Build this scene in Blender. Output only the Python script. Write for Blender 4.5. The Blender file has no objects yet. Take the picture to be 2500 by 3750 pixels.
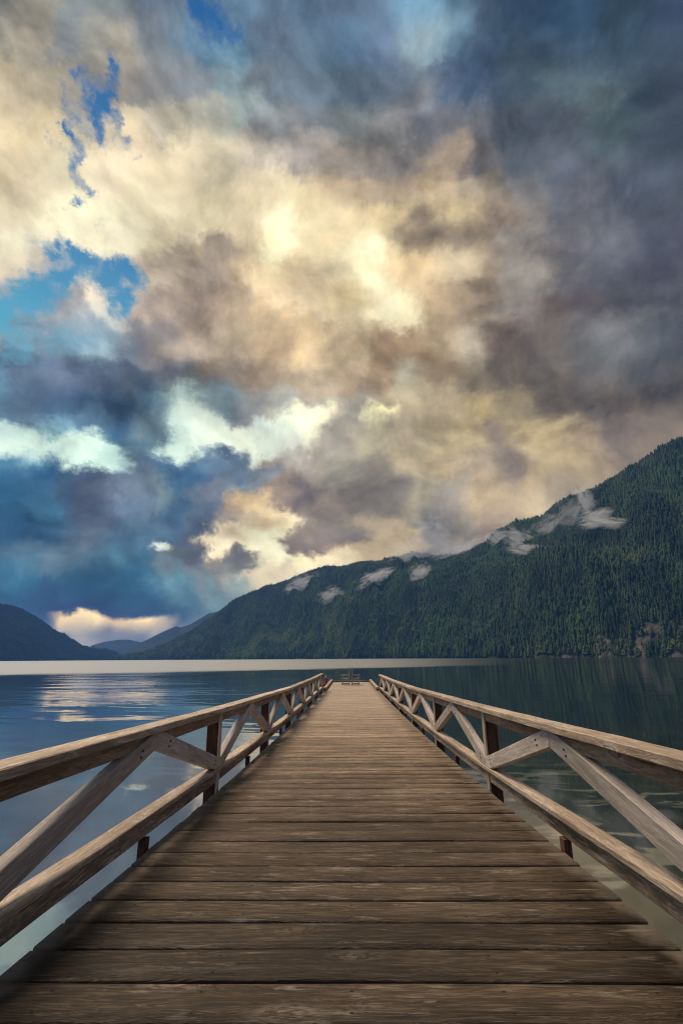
import bpy, bmesh, math, random
import numpy as np
from mathutils import Matrix, Vector
random.seed(7); rng = np.random.RandomState(7)
R = math.radians
S = bpy.context.scene
COL = S.collection

# ------------------------------------------------------------------ camera
F, PITCH, ROLL, YAW = 1743.0, 17.1, -0.4, 0.95      # focal length in 1/2500 of the frame width
CAMZ = 2.2
cam_d = bpy.data.cameras.new('camera'); cam = bpy.data.objects.new('camera', cam_d); COL.objects.link(cam)
CM = Matrix.Rotation(R(YAW), 4, 'Z') @ Matrix.Rotation(R(90 + PITCH), 4, 'X') @ Matrix.Rotation(R(ROLL), 4, 'Z')
cam.matrix_world = Matrix.Translation((0, 0, CAMZ)) @ CM
cam_d.sensor_fit = 'VERTICAL'; cam_d.sensor_height = 36; cam_d.sensor_width = 24
cam_d.lens = F / 3750 * 36
cam_d.clip_start = 0.05; cam_d.clip_end = 120000
S.camera = cam
C3 = np.array(CM.to_3x3())

def look(x, y):
    """unit direction seen at (x, y) of a 1568 x 2352 print of the view"""
    k = 2500 / 1568
    v = C3 @ np.array([x * k - 1250, 1875 - y * k, -F])
    return v / np.linalg.norm(v)
def azel(x, y):
    d = look(x, y); return math.atan2(d[0], d[1]), d[2] / math.hypot(d[0], d[1])

# ------------------------------------------------------------------ node helpers
class NT:
    def __init__(s, tree): s.t = tree; s.n = tree.nodes; s.l = tree.links
    def node(s, typ, **kw):
        n = s.n.new(typ)
        ins = kw.pop('ins', {})
        for k, v in kw.items(): setattr(n, k, v)
        for k, v in ins.items():
            if v is None: continue
            sock = n.inputs[k]
            if isinstance(v, bpy.types.NodeSocket): s.l.new(v, sock)
            else: sock.default_value = v
        return n
    def m(s, op, a, b=None, c=None, clamp=False):
        i = {0: a}
        if b is not None: i[1] = b
        if c is not None: i[2] = c
        return s.node('ShaderNodeMath', operation=op, use_clamp=clamp, ins=i).outputs[0]
    def v(s, op, a, b=None, c=None):
        i = {0: a}
        if b is not None: i[1] = b
        if c is not None: i[2] = c
        n = s.node('ShaderNodeVectorMath', operation=op, ins=i)
        return n.outputs['Value'] if op in ('LENGTH', 'DOT_PRODUCT', 'DISTANCE') else n.outputs['Vector']
    def vs(s, a, k): 
        n = s.node('ShaderNodeVectorMath', operation='SCALE', ins={0: a}); 
        if isinstance(k, bpy.types.NodeSocket): s.l.new(k, n.inputs['Scale'])
        else: n.inputs['Scale'].default_value = k
        return n.outputs['Vector']
    def xyz(s, a): return s.node('ShaderNodeSeparateXYZ', ins={0: a}).outputs
    def comb(s, x=0., y=0., z=0.): return s.node('ShaderNodeCombineXYZ', ins={0: x, 1: y, 2: z}).outputs[0]
    def noise(s, vec, scale, detail=4., rough=.5, dist=0., dim='3D', col=False):
        n = s.node('ShaderNodeTexNoise', noise_dimensions=dim, ins={'Vector': vec, 'Scale': scale, 'Detail': detail, 'Roughness': rough, 'Distortion': dist})
        return n.outputs['Color' if col else 'Fac']
    def mr(s, x, a, b, c=0., d=1., smooth=True):
        return s.node('ShaderNodeMapRange', interpolation_type='SMOOTHSTEP' if smooth else 'LINEAR',
                      ins={'Value': x, 'From Min': a, 'From Max': b, 'To Min': c, 'To Max': d}).outputs[0]
    def mix(s, f, a, b, blend='MIX'):
        n = s.node('ShaderNodeMix', data_type='RGBA', blend_type=blend, ins={0: f})
        for k, v in ((6, a), (7, b)):
            if isinstance(v, bpy.types.NodeSocket): s.l.new(v, n.inputs[k])
            else: n.inputs[k].default_value = (*v, 1) if len(v) == 3 else v
        return n.outputs[2]
    def ramp(s, x, stops, interp='LINEAR'):
        n = s.node('ShaderNodeValToRGB', ins={0: x}); cr = n.color_ramp; cr.interpolation = interp
        while len(cr.elements) < len(stops): cr.elements.new(0.5)
        for e, (p, c) in zip(cr.elements, sorted(stops, key=lambda q: q[0])):
            e.position = p; e.color = (*c, 1) if len(c) == 3 else c
        return n.outputs[0]
    def bump(s, h, strength, dist=1., nrm=None):
        return s.node('ShaderNodeBump', ins={'Height': h, 'Strength': strength, 'Distance': dist, 'Normal': nrm}).outputs[0]

def material(name):
    m = bpy.data.materials.new(name); m.use_nodes = True
    t = NT(m.node_tree)
    return m, t, t.n['Principled BSDF']

def lin(c):
    return [((v / 255 + .055) / 1.055) ** 2.4 if v / 255 > .04045 else v / 255 / 12.92 for v in c]

# ------------------------------------------------------------------ sky
# broad colour of the cloud deck: x, y on the 1568 x 2352 print and the colour read there; negative x: unseen sky made up to brighten the left water
SK = """
-300,0 150,170,190|-300,250 190,205,220|-300,500 214,228,240|-320,750 225,242,252|-320,950 225,245,255|-300,1120 120,160,200|-300,1300 60,110,160|-120,350 215,210,195|-120,600 200,225,235|-120,850 150,180,200|20,0 128,128,128|100,10 150,142,130|170,10 122,130,138|300,10 122,128,134|370,10 98,112,138|560,10 86,112,144|640,20 82,102,128|720,20 86,110,140|800,20 90,110,140|870,30 90,112,142|965,20 98,136,168|1040,30 92,124,154|1110,20 72,90,120|1200,20 54,76,108|1300,20 46,68,98|1440,20 44,60,80|1550,20 60,75,108
30,90 145,140,130|90,90 168,156,140|145,90 128,132,140|230,80 142,140,136|300,110 162,152,140|370,90 108,116,128|440,90 92,118,148|530,110 90,125,152|600,90 80,95,120|700,110 95,115,140|800,110 86,115,150|880,100 95,115,145|985,95 130,150,164|1040,100 98,130,158|1100,120 68,88,118|1200,110 60,80,105|1300,110 58,78,104|1400,110 60,78,100|1540,110 60,70,90
30,200 208,190,160|100,200 182,168,145|190,200 165,158,148|280,200 152,142,132|350,200 128,126,130|450,200 120,125,135|530,190 128,148,162|600,200 100,110,125|700,200 95,110,130|780,200 92,108,128|900,190 95,110,135|962,215 134,136,146|1020,190 76,92,122|1100,200 68,85,115|1200,180 70,86,104|1300,170 84,100,115|1400,210 80,94,105|1500,200 60,72,88|1560,200 58,64,84
30,300 216,196,160|100,300 228,208,168|200,300 225,208,175|300,300 218,198,166|400,280 170,160,145|500,270 168,166,156|570,250 148,160,162|640,300 124,124,130|720,280 110,115,125|800,290 125,130,135|910,300 150,148,150|970,290 112,112,126|1050,300 116,115,125|1150,300 84,90,105|1250,300 85,90,105|1400,280 80,92,102|1520,300 68,74,90
30,400 220,200,165|120,380 236,222,186|250,380 255,236,200|400,380 240,220,182|500,360 215,200,170|600,350 190,176,160|700,340 152,142,138|770,360 162,148,138|850,380 160,148,140|910,360 145,136,134|1010,360 182,160,142|1080,370 112,106,110|1200,380 94,97,110|1300,400 90,94,110|1500,380 74,80,95
40,480 226,210,175|200,500 255,245,208|350,480 250,235,196|500,480 226,210,172|600,450 230,210,172|655,520 260,247,204|640,560 245,232,185|740,480 226,205,165|800,450 208,182,148|890,450 172,150,130|1000,430 202,176,145|1070,440 170,150,130|1110,440 150,135,120|1200,450 124,118,120|1300,450 100,98,110|1500,460 72,75,92
30,560 238,228,198|200,560 250,238,204|300,560 246,236,202|360,575 225,208,172|430,580 188,168,143|520,570 168,150,130|590,565 200,178,145|660,570 255,246,200|730,560 235,214,170|800,540 238,214,168|855,580 258,246,204|905,510 226,200,152|960,530 152,132,112|1035,490 224,198,152|1060,540 165,145,125|1150,490 150,130,115|1200,540 148,138,132|1300,520 110,105,115|1400,550 94,94,105|1500,540 78,78,95
30,625 225,210,185|120,640 200,190,178|220,620 220,210,190|300,640 215,200,178|345,640 215,196,172|400,630 186,166,146|480,640 158,140,126|560,620 190,166,136|605,640 232,206,162|690,630 216,190,150|760,630 226,202,162|815,620 255,242,196|850,640 260,248,204|905,620 236,206,156|960,620 226,196,150|1050,620 226,202,165|1120,630 190,165,140|1170,620 176,165,155|1200,640 170,160,150|1300,630 105,98,105|1400,620 85,83,95|1500,640 75,72,85
40,700 160,165,175|100,700 150,160,172|150,690 170,168,172|215,690 250,226,196|260,720 160,175,185|315,690 195,180,170|370,700 180,160,146|450,720 150,130,115|550,700 172,148,124|620,720 202,174,136|700,700 226,200,160|800,680 236,210,160|870,715 256,242,200|915,725 254,238,192|970,700 206,176,136|1040,700 184,158,130|1100,690 150,130,110|1160,690 158,144,134|1200,700 140,125,120|1250,700 104,90,86|1350,700 84,75,80|1450,680 74,70,76|1540,700 80,78,88
20,790 130,160,180|80,780 116,140,162|150,780 138,162,182|220,790 150,182,198|280,790 118,124,140|360,780 140,130,130|420,800 175,156,140|520,790 174,154,130|620,790 194,164,130|700,800 218,188,142|770,790 190,165,130|820,760 226,202,160|870,790 182,150,116|930,800 174,144,110|1000,780 170,145,115|1070,790 188,172,150|1120,790 118,98,84|1180,800 108,90,82|1250,790 110,98,92|1330,810 94,90,92|1380,815 104,102,106|1420,780 110,107,114|1480,790 90,90,98|1550,790 85,85,95
20,855 92,112,140|120,860 98,114,144|220,860 90,104,130|300,880 78,88,108|400,860 108,108,120|500,850 134,118,105|600,860 148,128,108|700,870 168,148,124|790,860 186,160,130|860,860 164,134,104|920,870 190,176,150|980,850 148,124,95|1050,870 140,122,98|1150,860 124,107,92|1250,860 120,105,95|1350,860 110,100,98|1450,870 105,98,95|1550,870 100,92,92
15,905 98,140,168|60,930 95,118,145|150,930 78,104,140|250,945 72,98,130|330,920 94,125,150|390,925 150,182,190|430,925 205,228,220|500,915 130,150,160|600,930 150,150,150|670,930 176,170,160|725,935 250,245,208|770,930 226,210,178|800,940 178,168,152|860,940 255,242,184|920,930 200,180,145|1000,920 192,170,135|1090,940 206,180,130|1180,930 165,145,110|1270,920 125,108,92|1350,920 120,105,95|1450,910 120,102,90|1540,920 110,98,92
20,975 190,220,220|20,1010 206,232,222|65,985 186,218,216|70,1005 210,236,224|120,980 134,178,196|200,975 96,128,158|270,1000 76,112,145|330,985 114,138,155|395,1000 196,228,222|420,960 214,236,226|430,1035 222,242,230|455,990 236,250,234|500,1010 232,246,228|550,1000 240,248,226|600,1015 226,238,220|600,980 204,216,206|650,985 226,238,220|700,975 240,244,216|725,950 250,244,208|740,985 232,226,196|680,1015 212,214,200|780,1000 175,165,150|850,1000 190,175,145|930,1010 186,166,136|1000,1000 176,156,120|1060,1010 202,176,130|1120,1000 150,130,110|1180,1000 165,145,110|1260,990 192,166,120|1330,1000 176,150,120|1400,1010 124,108,100|1500,970 128,110,98
20,1045 78,128,160|65,1050 130,172,192|140,1020 198,228,222|215,1050 208,238,226|265,1065 176,212,212|325,1040 98,130,150|410,1040 208,232,222|450,1062 104,130,158|520,1060 108,125,145|600,1050 150,150,155|680,1040 186,176,165|760,1060 164,150,135|800,1080 156,146,128|850,1090 140,126,112|930,1060 196,176,140|1000,1080 200,175,135|1080,1070 170,150,125|1150,1060 138,120,105|1220,1060 192,166,125|1300,1060 185,160,120|1370,1060 165,142,115|1430,1040 135,115,100|1560,980 128,108,95
20,1120 46,98,140|80,1110 58,104,145|150,1130 68,98,130|210,1140 84,92,114|300,1120 108,124,145|370,1140 120,140,155|418,1110 66,102,140|480,1130 120,125,140|530,1128 185,158,122|575,1130 205,176,134|625,1115 164,140,120|700,1120 130,115,110|770,1140 150,130,115|870,1140 144,130,116|950,1150 170,155,130|1030,1140 165,150,135|1100,1140 186,160,125|1200,1130 190,165,130|1280,1110 165,145,120
30,1180 48,98,140|100,1180 64,114,150|200,1170 84,94,120|300,1180 94,114,140|400,1170 68,98,130|450,1190 100,115,135|520,1180 166,150,140|580,1185 216,186,145|640,1180 240,210,158|695,1180 255,238,192|740,1180 158,138,120|800,1190 165,150,130|870,1210 206,180,140|930,1200 200,175,135|995,1200 145,138,135|1050,1200 165,150,130|1120,1190 175,150,125
30,1230 42,82,120|100,1230 48,84,120|180,1240 90,105,125|260,1250 74,100,125|340,1240 78,108,135|400,1220 74,94,120|450,1240 88,93,108|492,1240 235,214,178|540,1220 240,215,170|575,1205 255,242,198|622,1245 255,248,204|680,1250 165,145,120|720,1240 150,130,115|780,1260 226,196,146|850,1250 216,186,140|930,1230 226,196,145|990,1250 150,140,135|1050,1240 165,150,135
50,1285 78,110,135|150,1290 88,114,135|250,1290 68,108,135|350,1272 200,210,200|400,1290 92,98,104|450,1290 94,94,100|510,1270 252,238,198|560,1275 146,132,118|615,1290 255,248,206|700,1290 255,242,194|760,1290 250,230,185|860,1290 225,200,155|1000,1270 165,152,140
50,1340 46,102,140|200,1340 42,88,120|300,1340 48,94,125|400,1330 88,128,150|480,1320 108,118,124|540,1328 138,134,125|600,1325 238,222,182|560,1355 130,150,155|650,1330 225,210,175
50,1380 38,84,120|100,1390 28,74,115|200,1390 28,74,110|300,1385 34,80,110|400,1370 74,110,130|500,1370 120,150,160
70,1408 36,66,98|130,1412 38,62,92|200,1412 34,66,96|260,1412 34,66,96|320,1412 38,70,98|380,1412 60,88,110|450,1400 90,115,130|40,1410 40,72,105
110,1424 235,205,160|150,1430 290,255,180|210,1432 330,295,210|270,1430 265,232,170|320,1434 300,268,190|370,1432 230,212,175|395,1436 150,140,130|450,1430 120,130,135
150,1450 225,208,165|200,1450 225,208,165|240,1455 172,160,135|300,1455 182,170,138|350,1450 212,196,155
190,1475 225,210,170|250,1472 175,160,135|320,1472 140,130,120|420,1475 120,120,125|60,1480 90,100,120
"""
def stereo(d): return np.array([d[0], d[2]]) / (1 + d[1])
pts, cols = [], []
for tok in SK.replace('\n', '|').split('|'):
    tok = tok.strip()
    if not tok: continue
    a, c = tok.split(' ')
    x, y = map(float, a.split(','))
    pts.append((x, y)); cols.append(np.sqrt(np.array(lin(list(map(float, c.split(',')))))))
pts = np.array(pts); cols = np.array(cols)
# outlines of cloud masses with a firm edge (print positions); colours do not mix across them
MASS = [
 [(0,958),(50,966),(90,986),(125,996),(165,991),(210,1001),(250,1011),(295,1021),(318,1056),(290,1068),(240,1078),(185,1066),(130,1036),(100,1021),(70,1060),(45,1036),(0,1026),(-80,1030),(-80,950)],
 [(360,1036),(380,1010),(390,985),(400,955),(415,938),(450,924),(468,946),(500,976),(550,986),(600,966),(650,956),(690,938),(735,924),(785,930),(760,956),(760,980),(735,1011),(700,1031),(640,1030),(600,1038),(570,1048),(500,1036),(470,1040),(435,1058),(390,1056)],
 [(640,1252),(690,1205),(720,1180),(800,1188),(835,1228),(780,1255),(700,1277)],
 [(825,950),(845,925),(885,922),(892,945),(860,962)],
 [(320,1264),(350,1257),(395,1258),(388,1280),(330,1287)],
 [(172,672),(205,664),(255,690),(262,722),(230,728),(190,700)],
 [(100,1421),(150,1415),(200,1418),(300,1420),(395,1421),(400,1440),(330,1492),(170,1492),(128,1450)],
 [(505,1135),(540,1112),(600,1112),(640,1122),(625,1150),(700,1172),(706,1195),(655,1245),(645,1282),(780,1262),(880,1215),(970,1185),(978,1260),(900,1290),(740,1330),(560,1400),(540,1345),(600,1322),(588,1288),(560,1262),(520,1290),(480,1300),(466,1262),(490,1222)],
 [(-500,1040),(0,1030),(45,1040),(70,1062),(100,1024),(130,1040),(185,1070),(240,1080),(290,1070),(330,1050),(360,1040),(390,1060),(435,1062),(470,1044),(500,1040),(570,1052),(610,1046),(650,1075),(610,1100),(520,1118),(500,1165),(480,1215),(462,1262),(476,1304),(520,1312),(560,1275),(585,1300),(590,1322),(535,1345),(540,1400),(500,1420),(430,1500),(400,1415),(300,1415),(150,1410),(60,1440),(-500,1440)],
 [(-60,812),(60,828),(140,808),(215,795),(250,748),(292,700),(322,655),(360,600),(385,580),(440,566),(500,545),(560,556),(600,595),(628,640),(640,700),(720,735),(790,745),(830,785),(850,850),(800,905),(735,920),(690,934),(650,952),(600,962),(550,982),(500,972),(468,942),(450,920),(415,934),(400,950),(388,985),(378,1010),(358,1034),(330,1046),(318,1050),(295,1018),(250,1008),(210,998),(165,988),(125,993),(90,983),(50,963),(0,955),(-60,950)],
]
def inside(poly, x, y):
    x = np.asarray(x, float); y = np.asarray(y, float); r = np.zeros(x.shape, bool)
    for (x0, y0), (x1, y1) in zip(poly, poly[1:] + poly[:1]):
        if y0 == y1: continue
        r ^= ((y0 > y) != (y1 > y)) & (x < (x1 - x0) * (y - y0) / (y1 - y0) + x0)
    return r
def region(x, y):
    r = np.full(np.shape(x), -1)
    for i in range(len(MASS) - 1, -1, -1): r = np.where(inside(MASS[i], x, y), i, r)
    return r
pts_reg = region(pts[:, 0], pts[:, 1])
def layout(x, y):
    """locally weighted colour (square-root encoded) at print position x, y"""
    dx = (pts[:, 0] - x) / 1.2; dy = pts[:, 1] - y
    same = pts_reg == int(region(x, y))
    d2 = dx * dx + dy * dy
    if same.any() and d2[same].min() < 9000: d2 = np.where(same, d2, d2 * 9 + 6000)
    near = np.sort(d2)[2]
    h = max(12., .34 * math.sqrt(min(near, 9000))) ** 2
    w = np.exp(-(d2 - d2.min()) / (2 * h))
    return (w[:, None] * cols).sum(0) / w.sum()
NS = 96
vtop = stereo(look(784, 0))[1]
uS = np.linspace(-.52, .48, NS)
vS = np.concatenate([np.linspace(-.01, .16, 38, endpoint=False), np.linspace(.16, vtop * 1.02, NS - 38)])
U0, U1, V0, V1 = uS[0], uS[-1], vS[0], vS[-1]
C3i = np.linalg.inv(C3)
def to_print(u, v):
    k = u * u + v * v
    d = np.array([2 * u, 1 - k, 2 * v]) / (1 + k)
    c = C3i @ d
    return (1250 + F * c[0] / -c[2]) / (2500 / 1568), (1875 - F * c[1] / -c[2]) / (2500 / 1568)
GAPS = [(470, 20, 40, 60, 0, .9), (500, 70, 26, 36, 20, .7),
        (240, 150, 17, 42, -25, .9), (255, 190, 16, 36, 10, .9), (235, 250, 36, 48, 15, 1.05), (222, 300, 22, 30, 0, .9), (272, 312, 12, 40, -12, .9), (190, 178, 26, 22, 0, .55), (140, 225, 16, 26, 20, .45), (165, 270, 17, 14, 0, .8), (185, 235, 34, 12, 25, .5),
        (150, 305, 19, 38, -15, 1.), (170, 365, 18, 44, 8, 1.05), (196, 430, 22, 20, 0, 1.1), (178, 412, 22, 8, 0, .7), (158, 472, 18, 19, 30, 1.), (305, 355, 10, 18, 10, .5), (225, 530, 8, 26, 15, .35),
        (72, 552, 14, 18, 0, .75), (120, 575, 24, 26, 0, .85), (190, 600, 60, 26, -14, 1.), (265, 635, 62, 34, 0, 1.05), (285, 690, 34, 46, 20, 1.0), (60, 665, 78, 46, 10, 1.), (20, 730, 46, 70, 0, 1.), (150, 640, 60, 30, 0, 1.),
        (95, 700, 40, 26, 0, .6), (20, 820, 30, 24, 0, .5), (160, 780, 70, 26, 0, .30)]
G = np.zeros((NS, NS, 3)); GG = np.zeros((NS, NS))
for j, v in enumerate(vS):
    for i, u in enumerate(uS):
        x, y = to_print(u, v)
        G[j, i] = layout(min(max(x, -420), 1630), min(max(y, -20), 1490))
        best = -1.
        for (gx, gy, rx, ry, rot, st) in GAPS:
            c_, s_ = math.cos(R(rot)), math.sin(R(rot)); ax, ay = x - gx, gy - y
            best = max(best, st * (1.25 - math.hypot((ax * c_ + ay * s_) / rx, (-ax * s_ + ay * c_) / ry)))
        GG[j, i] = max(best, -.6)
# crisper cloud edges: unsharp mask on the table
def blur(A, r):
    k = np.exp(-np.arange(-3 * r, 3 * r + 1) ** 2 / (2. * r * r)); k /= k.sum()
    B = np.pad(A, ((3 * r, 3 * r), (0, 0), (0, 0)), mode='edge'); B = sum(k[i] * B[i:i + A.shape[0]] for i in range(len(k)))
    C_ = np.pad(B, ((0, 0), (3 * r, 3 * r), (0, 0)), mode='edge'); return sum(k[i] * C_[:, i:i + A.shape[1]] for i in range(len(k)))
G = np.clip(G + .25 * (G - blur(G, 2)) + .04 * (G - blur(G, 6)), .15, 1.5)
mg = G.mean(2, keepdims=True)
G = mg + (G - mg) * .86                                # a touch less saturated
G[:, :, 1] += .012 * (1 - np.clip(mg[:, :, 0] * 1.1, 0, 1))     # slate greys lean to green, not mauve
RANK, GRANK = 30, 22
world = bpy.data.worlds.new('World'); S.world = world; world.use_nodes = True
W = NT(world.node_tree)
bg = W.n['Background']
tc = W.node('ShaderNodeTexCoord').outputs['Generated']
X, Y, Z = W.xyz(tc)[:3]
den = W.m('MAXIMUM', W.m('ADD', Y, 1.0), .05)
px = W.m('DIVIDE', X, den); pz = W.m('DIVIDE', Z, den)
P0 = W.comb(px, pz, 0.)
# cloud-plane coordinates (perspective of a flat cloud deck)
zq = W.m('ADD', W.m('ABSOLUTE', Z), .30)
q = W.comb(W.m('DIVIDE', X, zq), W.m('DIVIDE', Y, zq), 0.)
w1 = W.v('SUBTRACT', W.noise(q, 1.7, 6., .55, .3, '2D', True), (.5, .5, .5))
w2 = W.v('SUBTRACT', W.noise(P0, 13., 10., .68, .15, '2D', True), (.5, .5, .5))
P1 = W.v('MULTIPLY_ADD', w1, (.035, .035, 0), P0)
P2 = W.v('MULTIPLY_ADD', w2, (.060, .050, 0), P1)
wz = W.mr(Z, .02, .14, .08, 1.)                       # calmer warp close to the horizon
PW = W.v('ADD', P0, W.vs(W.v('SUBTRACT', P2, P0), wz))
sx, sy, _ = W.xyz(PW)[:3]
fu = W.m('MULTIPLY_ADD', sx, 1 / (U1 - U0), -U0 / (U1 - U0), clamp=True)
fv = W.m('MULTIPLY_ADD', sy, 1 / (V1 - V0), -V0 / (V1 - V0), clamp=True)
def curve3(x, xs, cols3, col=True):
    """tabulated function of x (0..1): one curve per channel"""
    n = W.node('ShaderNodeRGBCurve' if col else 'ShaderNodeFloatCurve')
    mpn = n.mapping; mpn.use_clip = False; mpn.extend = 'HORIZONTAL'
    for c in range(3 if col else 1):
        cv = mpn.curves[c]
        for _ in range(len(xs) - 2): cv.points.new(.5, .5)
        for p, xx, yy in zip(cv.points, xs, cols3[c]): p.location = (float(xx), float(yy)); p.handle_type = 'VECTOR'
    mpn.update()
    if col: n.inputs['Fac'].default_value = 1.; W.l.new(x, n.inputs['Color'])
    else: n.inputs['Factor'].default_value = 1.; W.l.new(x, n.inputs['Value'])
    return n.outputs[0]
xu = (uS - U0) / (U1 - U0); xv = (vS - V0) / (V1 - V0)
FU = W.comb(fu, fu, fu); FV = W.comb(fv, fv, fv)
acc = None
GL = np.stack([G[:, :, 0] - G[:, :, 1], G[:, :, 1], G[:, :, 2] - G[:, :, 1]], -1)
dec = [np.linalg.svd(GL[:, :, c]) for c in range(3)]
for k in range(RANK):
    A_ = [dec[c][0][:, k] * math.sqrt(dec[c][1][k]) for c in range(3)]; B_ = [dec[c][2][k] * math.sqrt(dec[c][1][k]) for c in range(3)]
    k2 = max(np.abs(A_).max(), np.abs(B_).max()) * 2.02
    a = W.v('SUBTRACT', curve3(FV, xv, [v / k2 + .5 for v in A_]), (.5,) * 3)
    b = W.v('MULTIPLY_ADD', curve3(FU, xu, [v / k2 + .5 for v in B_]), (k2 * k2,) * 3, (-.5 * k2 * k2,) * 3)
    acc = W.v('MULTIPLY', a, b) if acc is None else W.v('MULTIPLY_ADD', a, b, acc)
lx, ly, lz = W.xyz(acc)[:3]
acc = W.comb(W.m('ADD', lx, ly), ly, W.m('ADD', lz, ly))
# relief of the billows: difference of the same noise a step towards the light
sunp = stereo(look(840, 620))
tod = W.comb(.35, .94, 0.)
pa = W.v('ADD', P0, W.vs(w1, .05))
nA = W.noise(pa, 9., 9., .60, .2, '2D'); nB = W.noise(W.v('ADD', pa, W.vs(tod, .014)), 9., 5., .5, .15, '2D')
relief = W.m('SUBTRACT', nA, nB)
nC = W.noise(W.v('ADD', q, W.vs(w2, .25)), 2.6, 9., .6, .3, '2D')
rg = W.node('ShaderNodeTexNoise', noise_dimensions='2D', noise_type='RIDGED_MULTIFRACTAL', normalize=False, ins={'Vector': PW, 'Scale': 8., 'Detail': 8., 'Roughness': .6, 'Offset': 1., 'Gain': 1.6}).outputs['Fac']
crease = W.m('SUBTRACT', rg, .9)
mod = W.m('MULTIPLY_ADD', relief, -1.5, W.m('MULTIPLY_ADD', W.m('SUBTRACT', nC, .5), .34, W.m('MULTIPLY_ADD', W.m('SUBTRACT', nA, .5), .38, 1.02)))
mod = W.m('MULTIPLY_ADD', crease, -.085, mod)
lum = W.v('LENGTH', acc)
lowf = W.m('MULTIPLY', W.mr(Z, .0, .10, .35, 1.), W.mr(lum, .9, 1.6, 1., .55))
mod = W.m('MULTIPLY_ADD', W.m('SUBTRACT', mod, 1.), lowf, 1.)
cl = W.v('MULTIPLY', W.vs(W.v('MAXIMUM', acc, (.01, .01, .01)), mod), (1.05, 1.045, 1.01))
# behind the viewer: plain grey evening cloud
cl = W.v('MULTIPLY', cl, W.mix(W.mr(Z, .03, .28), (1.10, 1.04, .96), (1., 1., 1.)))
bk = W.mr(Y, -.35, .15)
cl = W.mix(bk, W.vs(W.comb(.50, .53, .60), mod), cl)
cloud = W.v('MULTIPLY', cl, cl)
# openings in the cloud where the blue shows
gw = W.v('SUBTRACT', W.noise(P0, 26., 7., .66, 0., '2D', True), (.5, .5, .5))
PG = W.v('MULTIPLY_ADD', gw, (.060, .054, 0), W.v('MULTIPLY_ADD', w2, (.020, .018, 0), P0))
gx_, gy_, _ = W.xyz(PG)[:3]
gu = W.m('MULTIPLY_ADD', gx_, 1 / (U1 - U0), -U0 / (U1 - U0), clamp=True)
gv = W.m('MULTIPLY_ADD', gy_, 1 / (V1 - V0), -V0 / (V1 - V0), clamp=True)
a_, s_, b_ = np.linalg.svd(GG + .6); gm = None
for k in range(GRANK):
    A_ = a_[:, k] * math.sqrt(s_[k]); B_ = b_[k] * math.sqrt(s_[k]); k2 = max(np.abs(A_).max(), np.abs(B_).max()) * 2.02
    f = W.m('SUBTRACT', curve3(gv, xv, [A_ / k2 + .5], False), .5)
    g = W.m('MULTIPLY_ADD', curve3(gu, xu, [B_ / k2 + .5], False), k2 * k2, -.5 * k2 * k2)
    gm = W.m('MULTIPLY_ADD', f, g, -.6 if gm is None else gm)
gm = W.mr(gm, -.14, .80, 0., .96)
sky = W.node('ShaderNodeTexSky', sky_type='NISHITA', sun_disc=False, sun_elevation=R(57), sun_rotation=R(-36), air_density=1.2, dust_density=.6).outputs[0]
ramp_b = W.ramp(Z, [(0., lin((165, 215, 220))), (.40, lin((122, 196, 210))), (.55, lin((88, 170, 202))), (.66, lin((50, 132, 182))), (.85, lin((22, 96, 158)))])
blue = W.mix(.04, ramp_b, W.vs(sky, .05))
final = W.mix(gm, cloud, blue)
W.l.new(final, bg.inputs['Color']); bg.inputs['Strength'].default_value = 1.0

# ------------------------------------------------------------------ sun through the cloud
sd = bpy.data.lights.new('sun', 'SUN'); sd.energy = 3.6; sd.angle = R(20); sd.color = (1., .84, .66)
sun = bpy.data.objects.new('sun', sd); COL.objects.link(sun)
sun.rotation_euler = Vector((math.sin(R(-36)) * math.cos(R(57)), math.cos(R(-36)) * math.cos(R(57)), math.sin(R(57)))).to_track_quat('Z', 'Y').to_euler()

# ------------------------------------------------------------------ object helpers
def put(name, me, mat=None, parent=None, **props):
    o = bpy.data.objects.new(name, me); COL.objects.link(o)
    if mat is not None: me.materials.append(mat)
    if parent is not None: o.parent = parent
    for k, v in props.items(): o[k] = v
    return o
def empty(name, loc, **props):
    o = bpy.data.objects.new(name, None); COL.objects.link(o); o.location = loc; o.empty_display_size = .2
    for k, v in props.items(): o[k] = v
    return o
def np_mesh(name, V_, F_, smooth=False):
    me = bpy.data.meshes.new(name); V_ = np.ascontiguousarray(V_, dtype=np.float32); F_ = np.ascontiguousarray(F_, dtype=np.int32)
    n, k = F_.shape
    me.vertices.add(len(V_)); me.vertices.foreach_set('co', V_.ravel())
    me.loops.add(n * k); me.loops.foreach_set('vertex_index', F_.ravel())
    me.polygons.add(n); me.polygons.foreach_set('loop_start', np.arange(0, n * k, k, dtype=np.int32))
    me.polygons.foreach_set('loop_total', np.full(n, k, dtype=np.int32))
    me.update(calc_edges=True); me.validate()
    if smooth: me.polygons.foreach_set('use_smooth', np.ones(n, dtype=bool))
    return me
def attr(me, name, data, typ='FLOAT', dom='POINT'):
    a = me.attributes.new(name, typ, dom)
    if typ == 'FLOAT': a.data.foreach_set('value', np.asarray(data, dtype=np.float32).ravel())
    else: a.data.foreach_set('color', np.asarray(data, dtype=np.float32).ravel())

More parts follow.
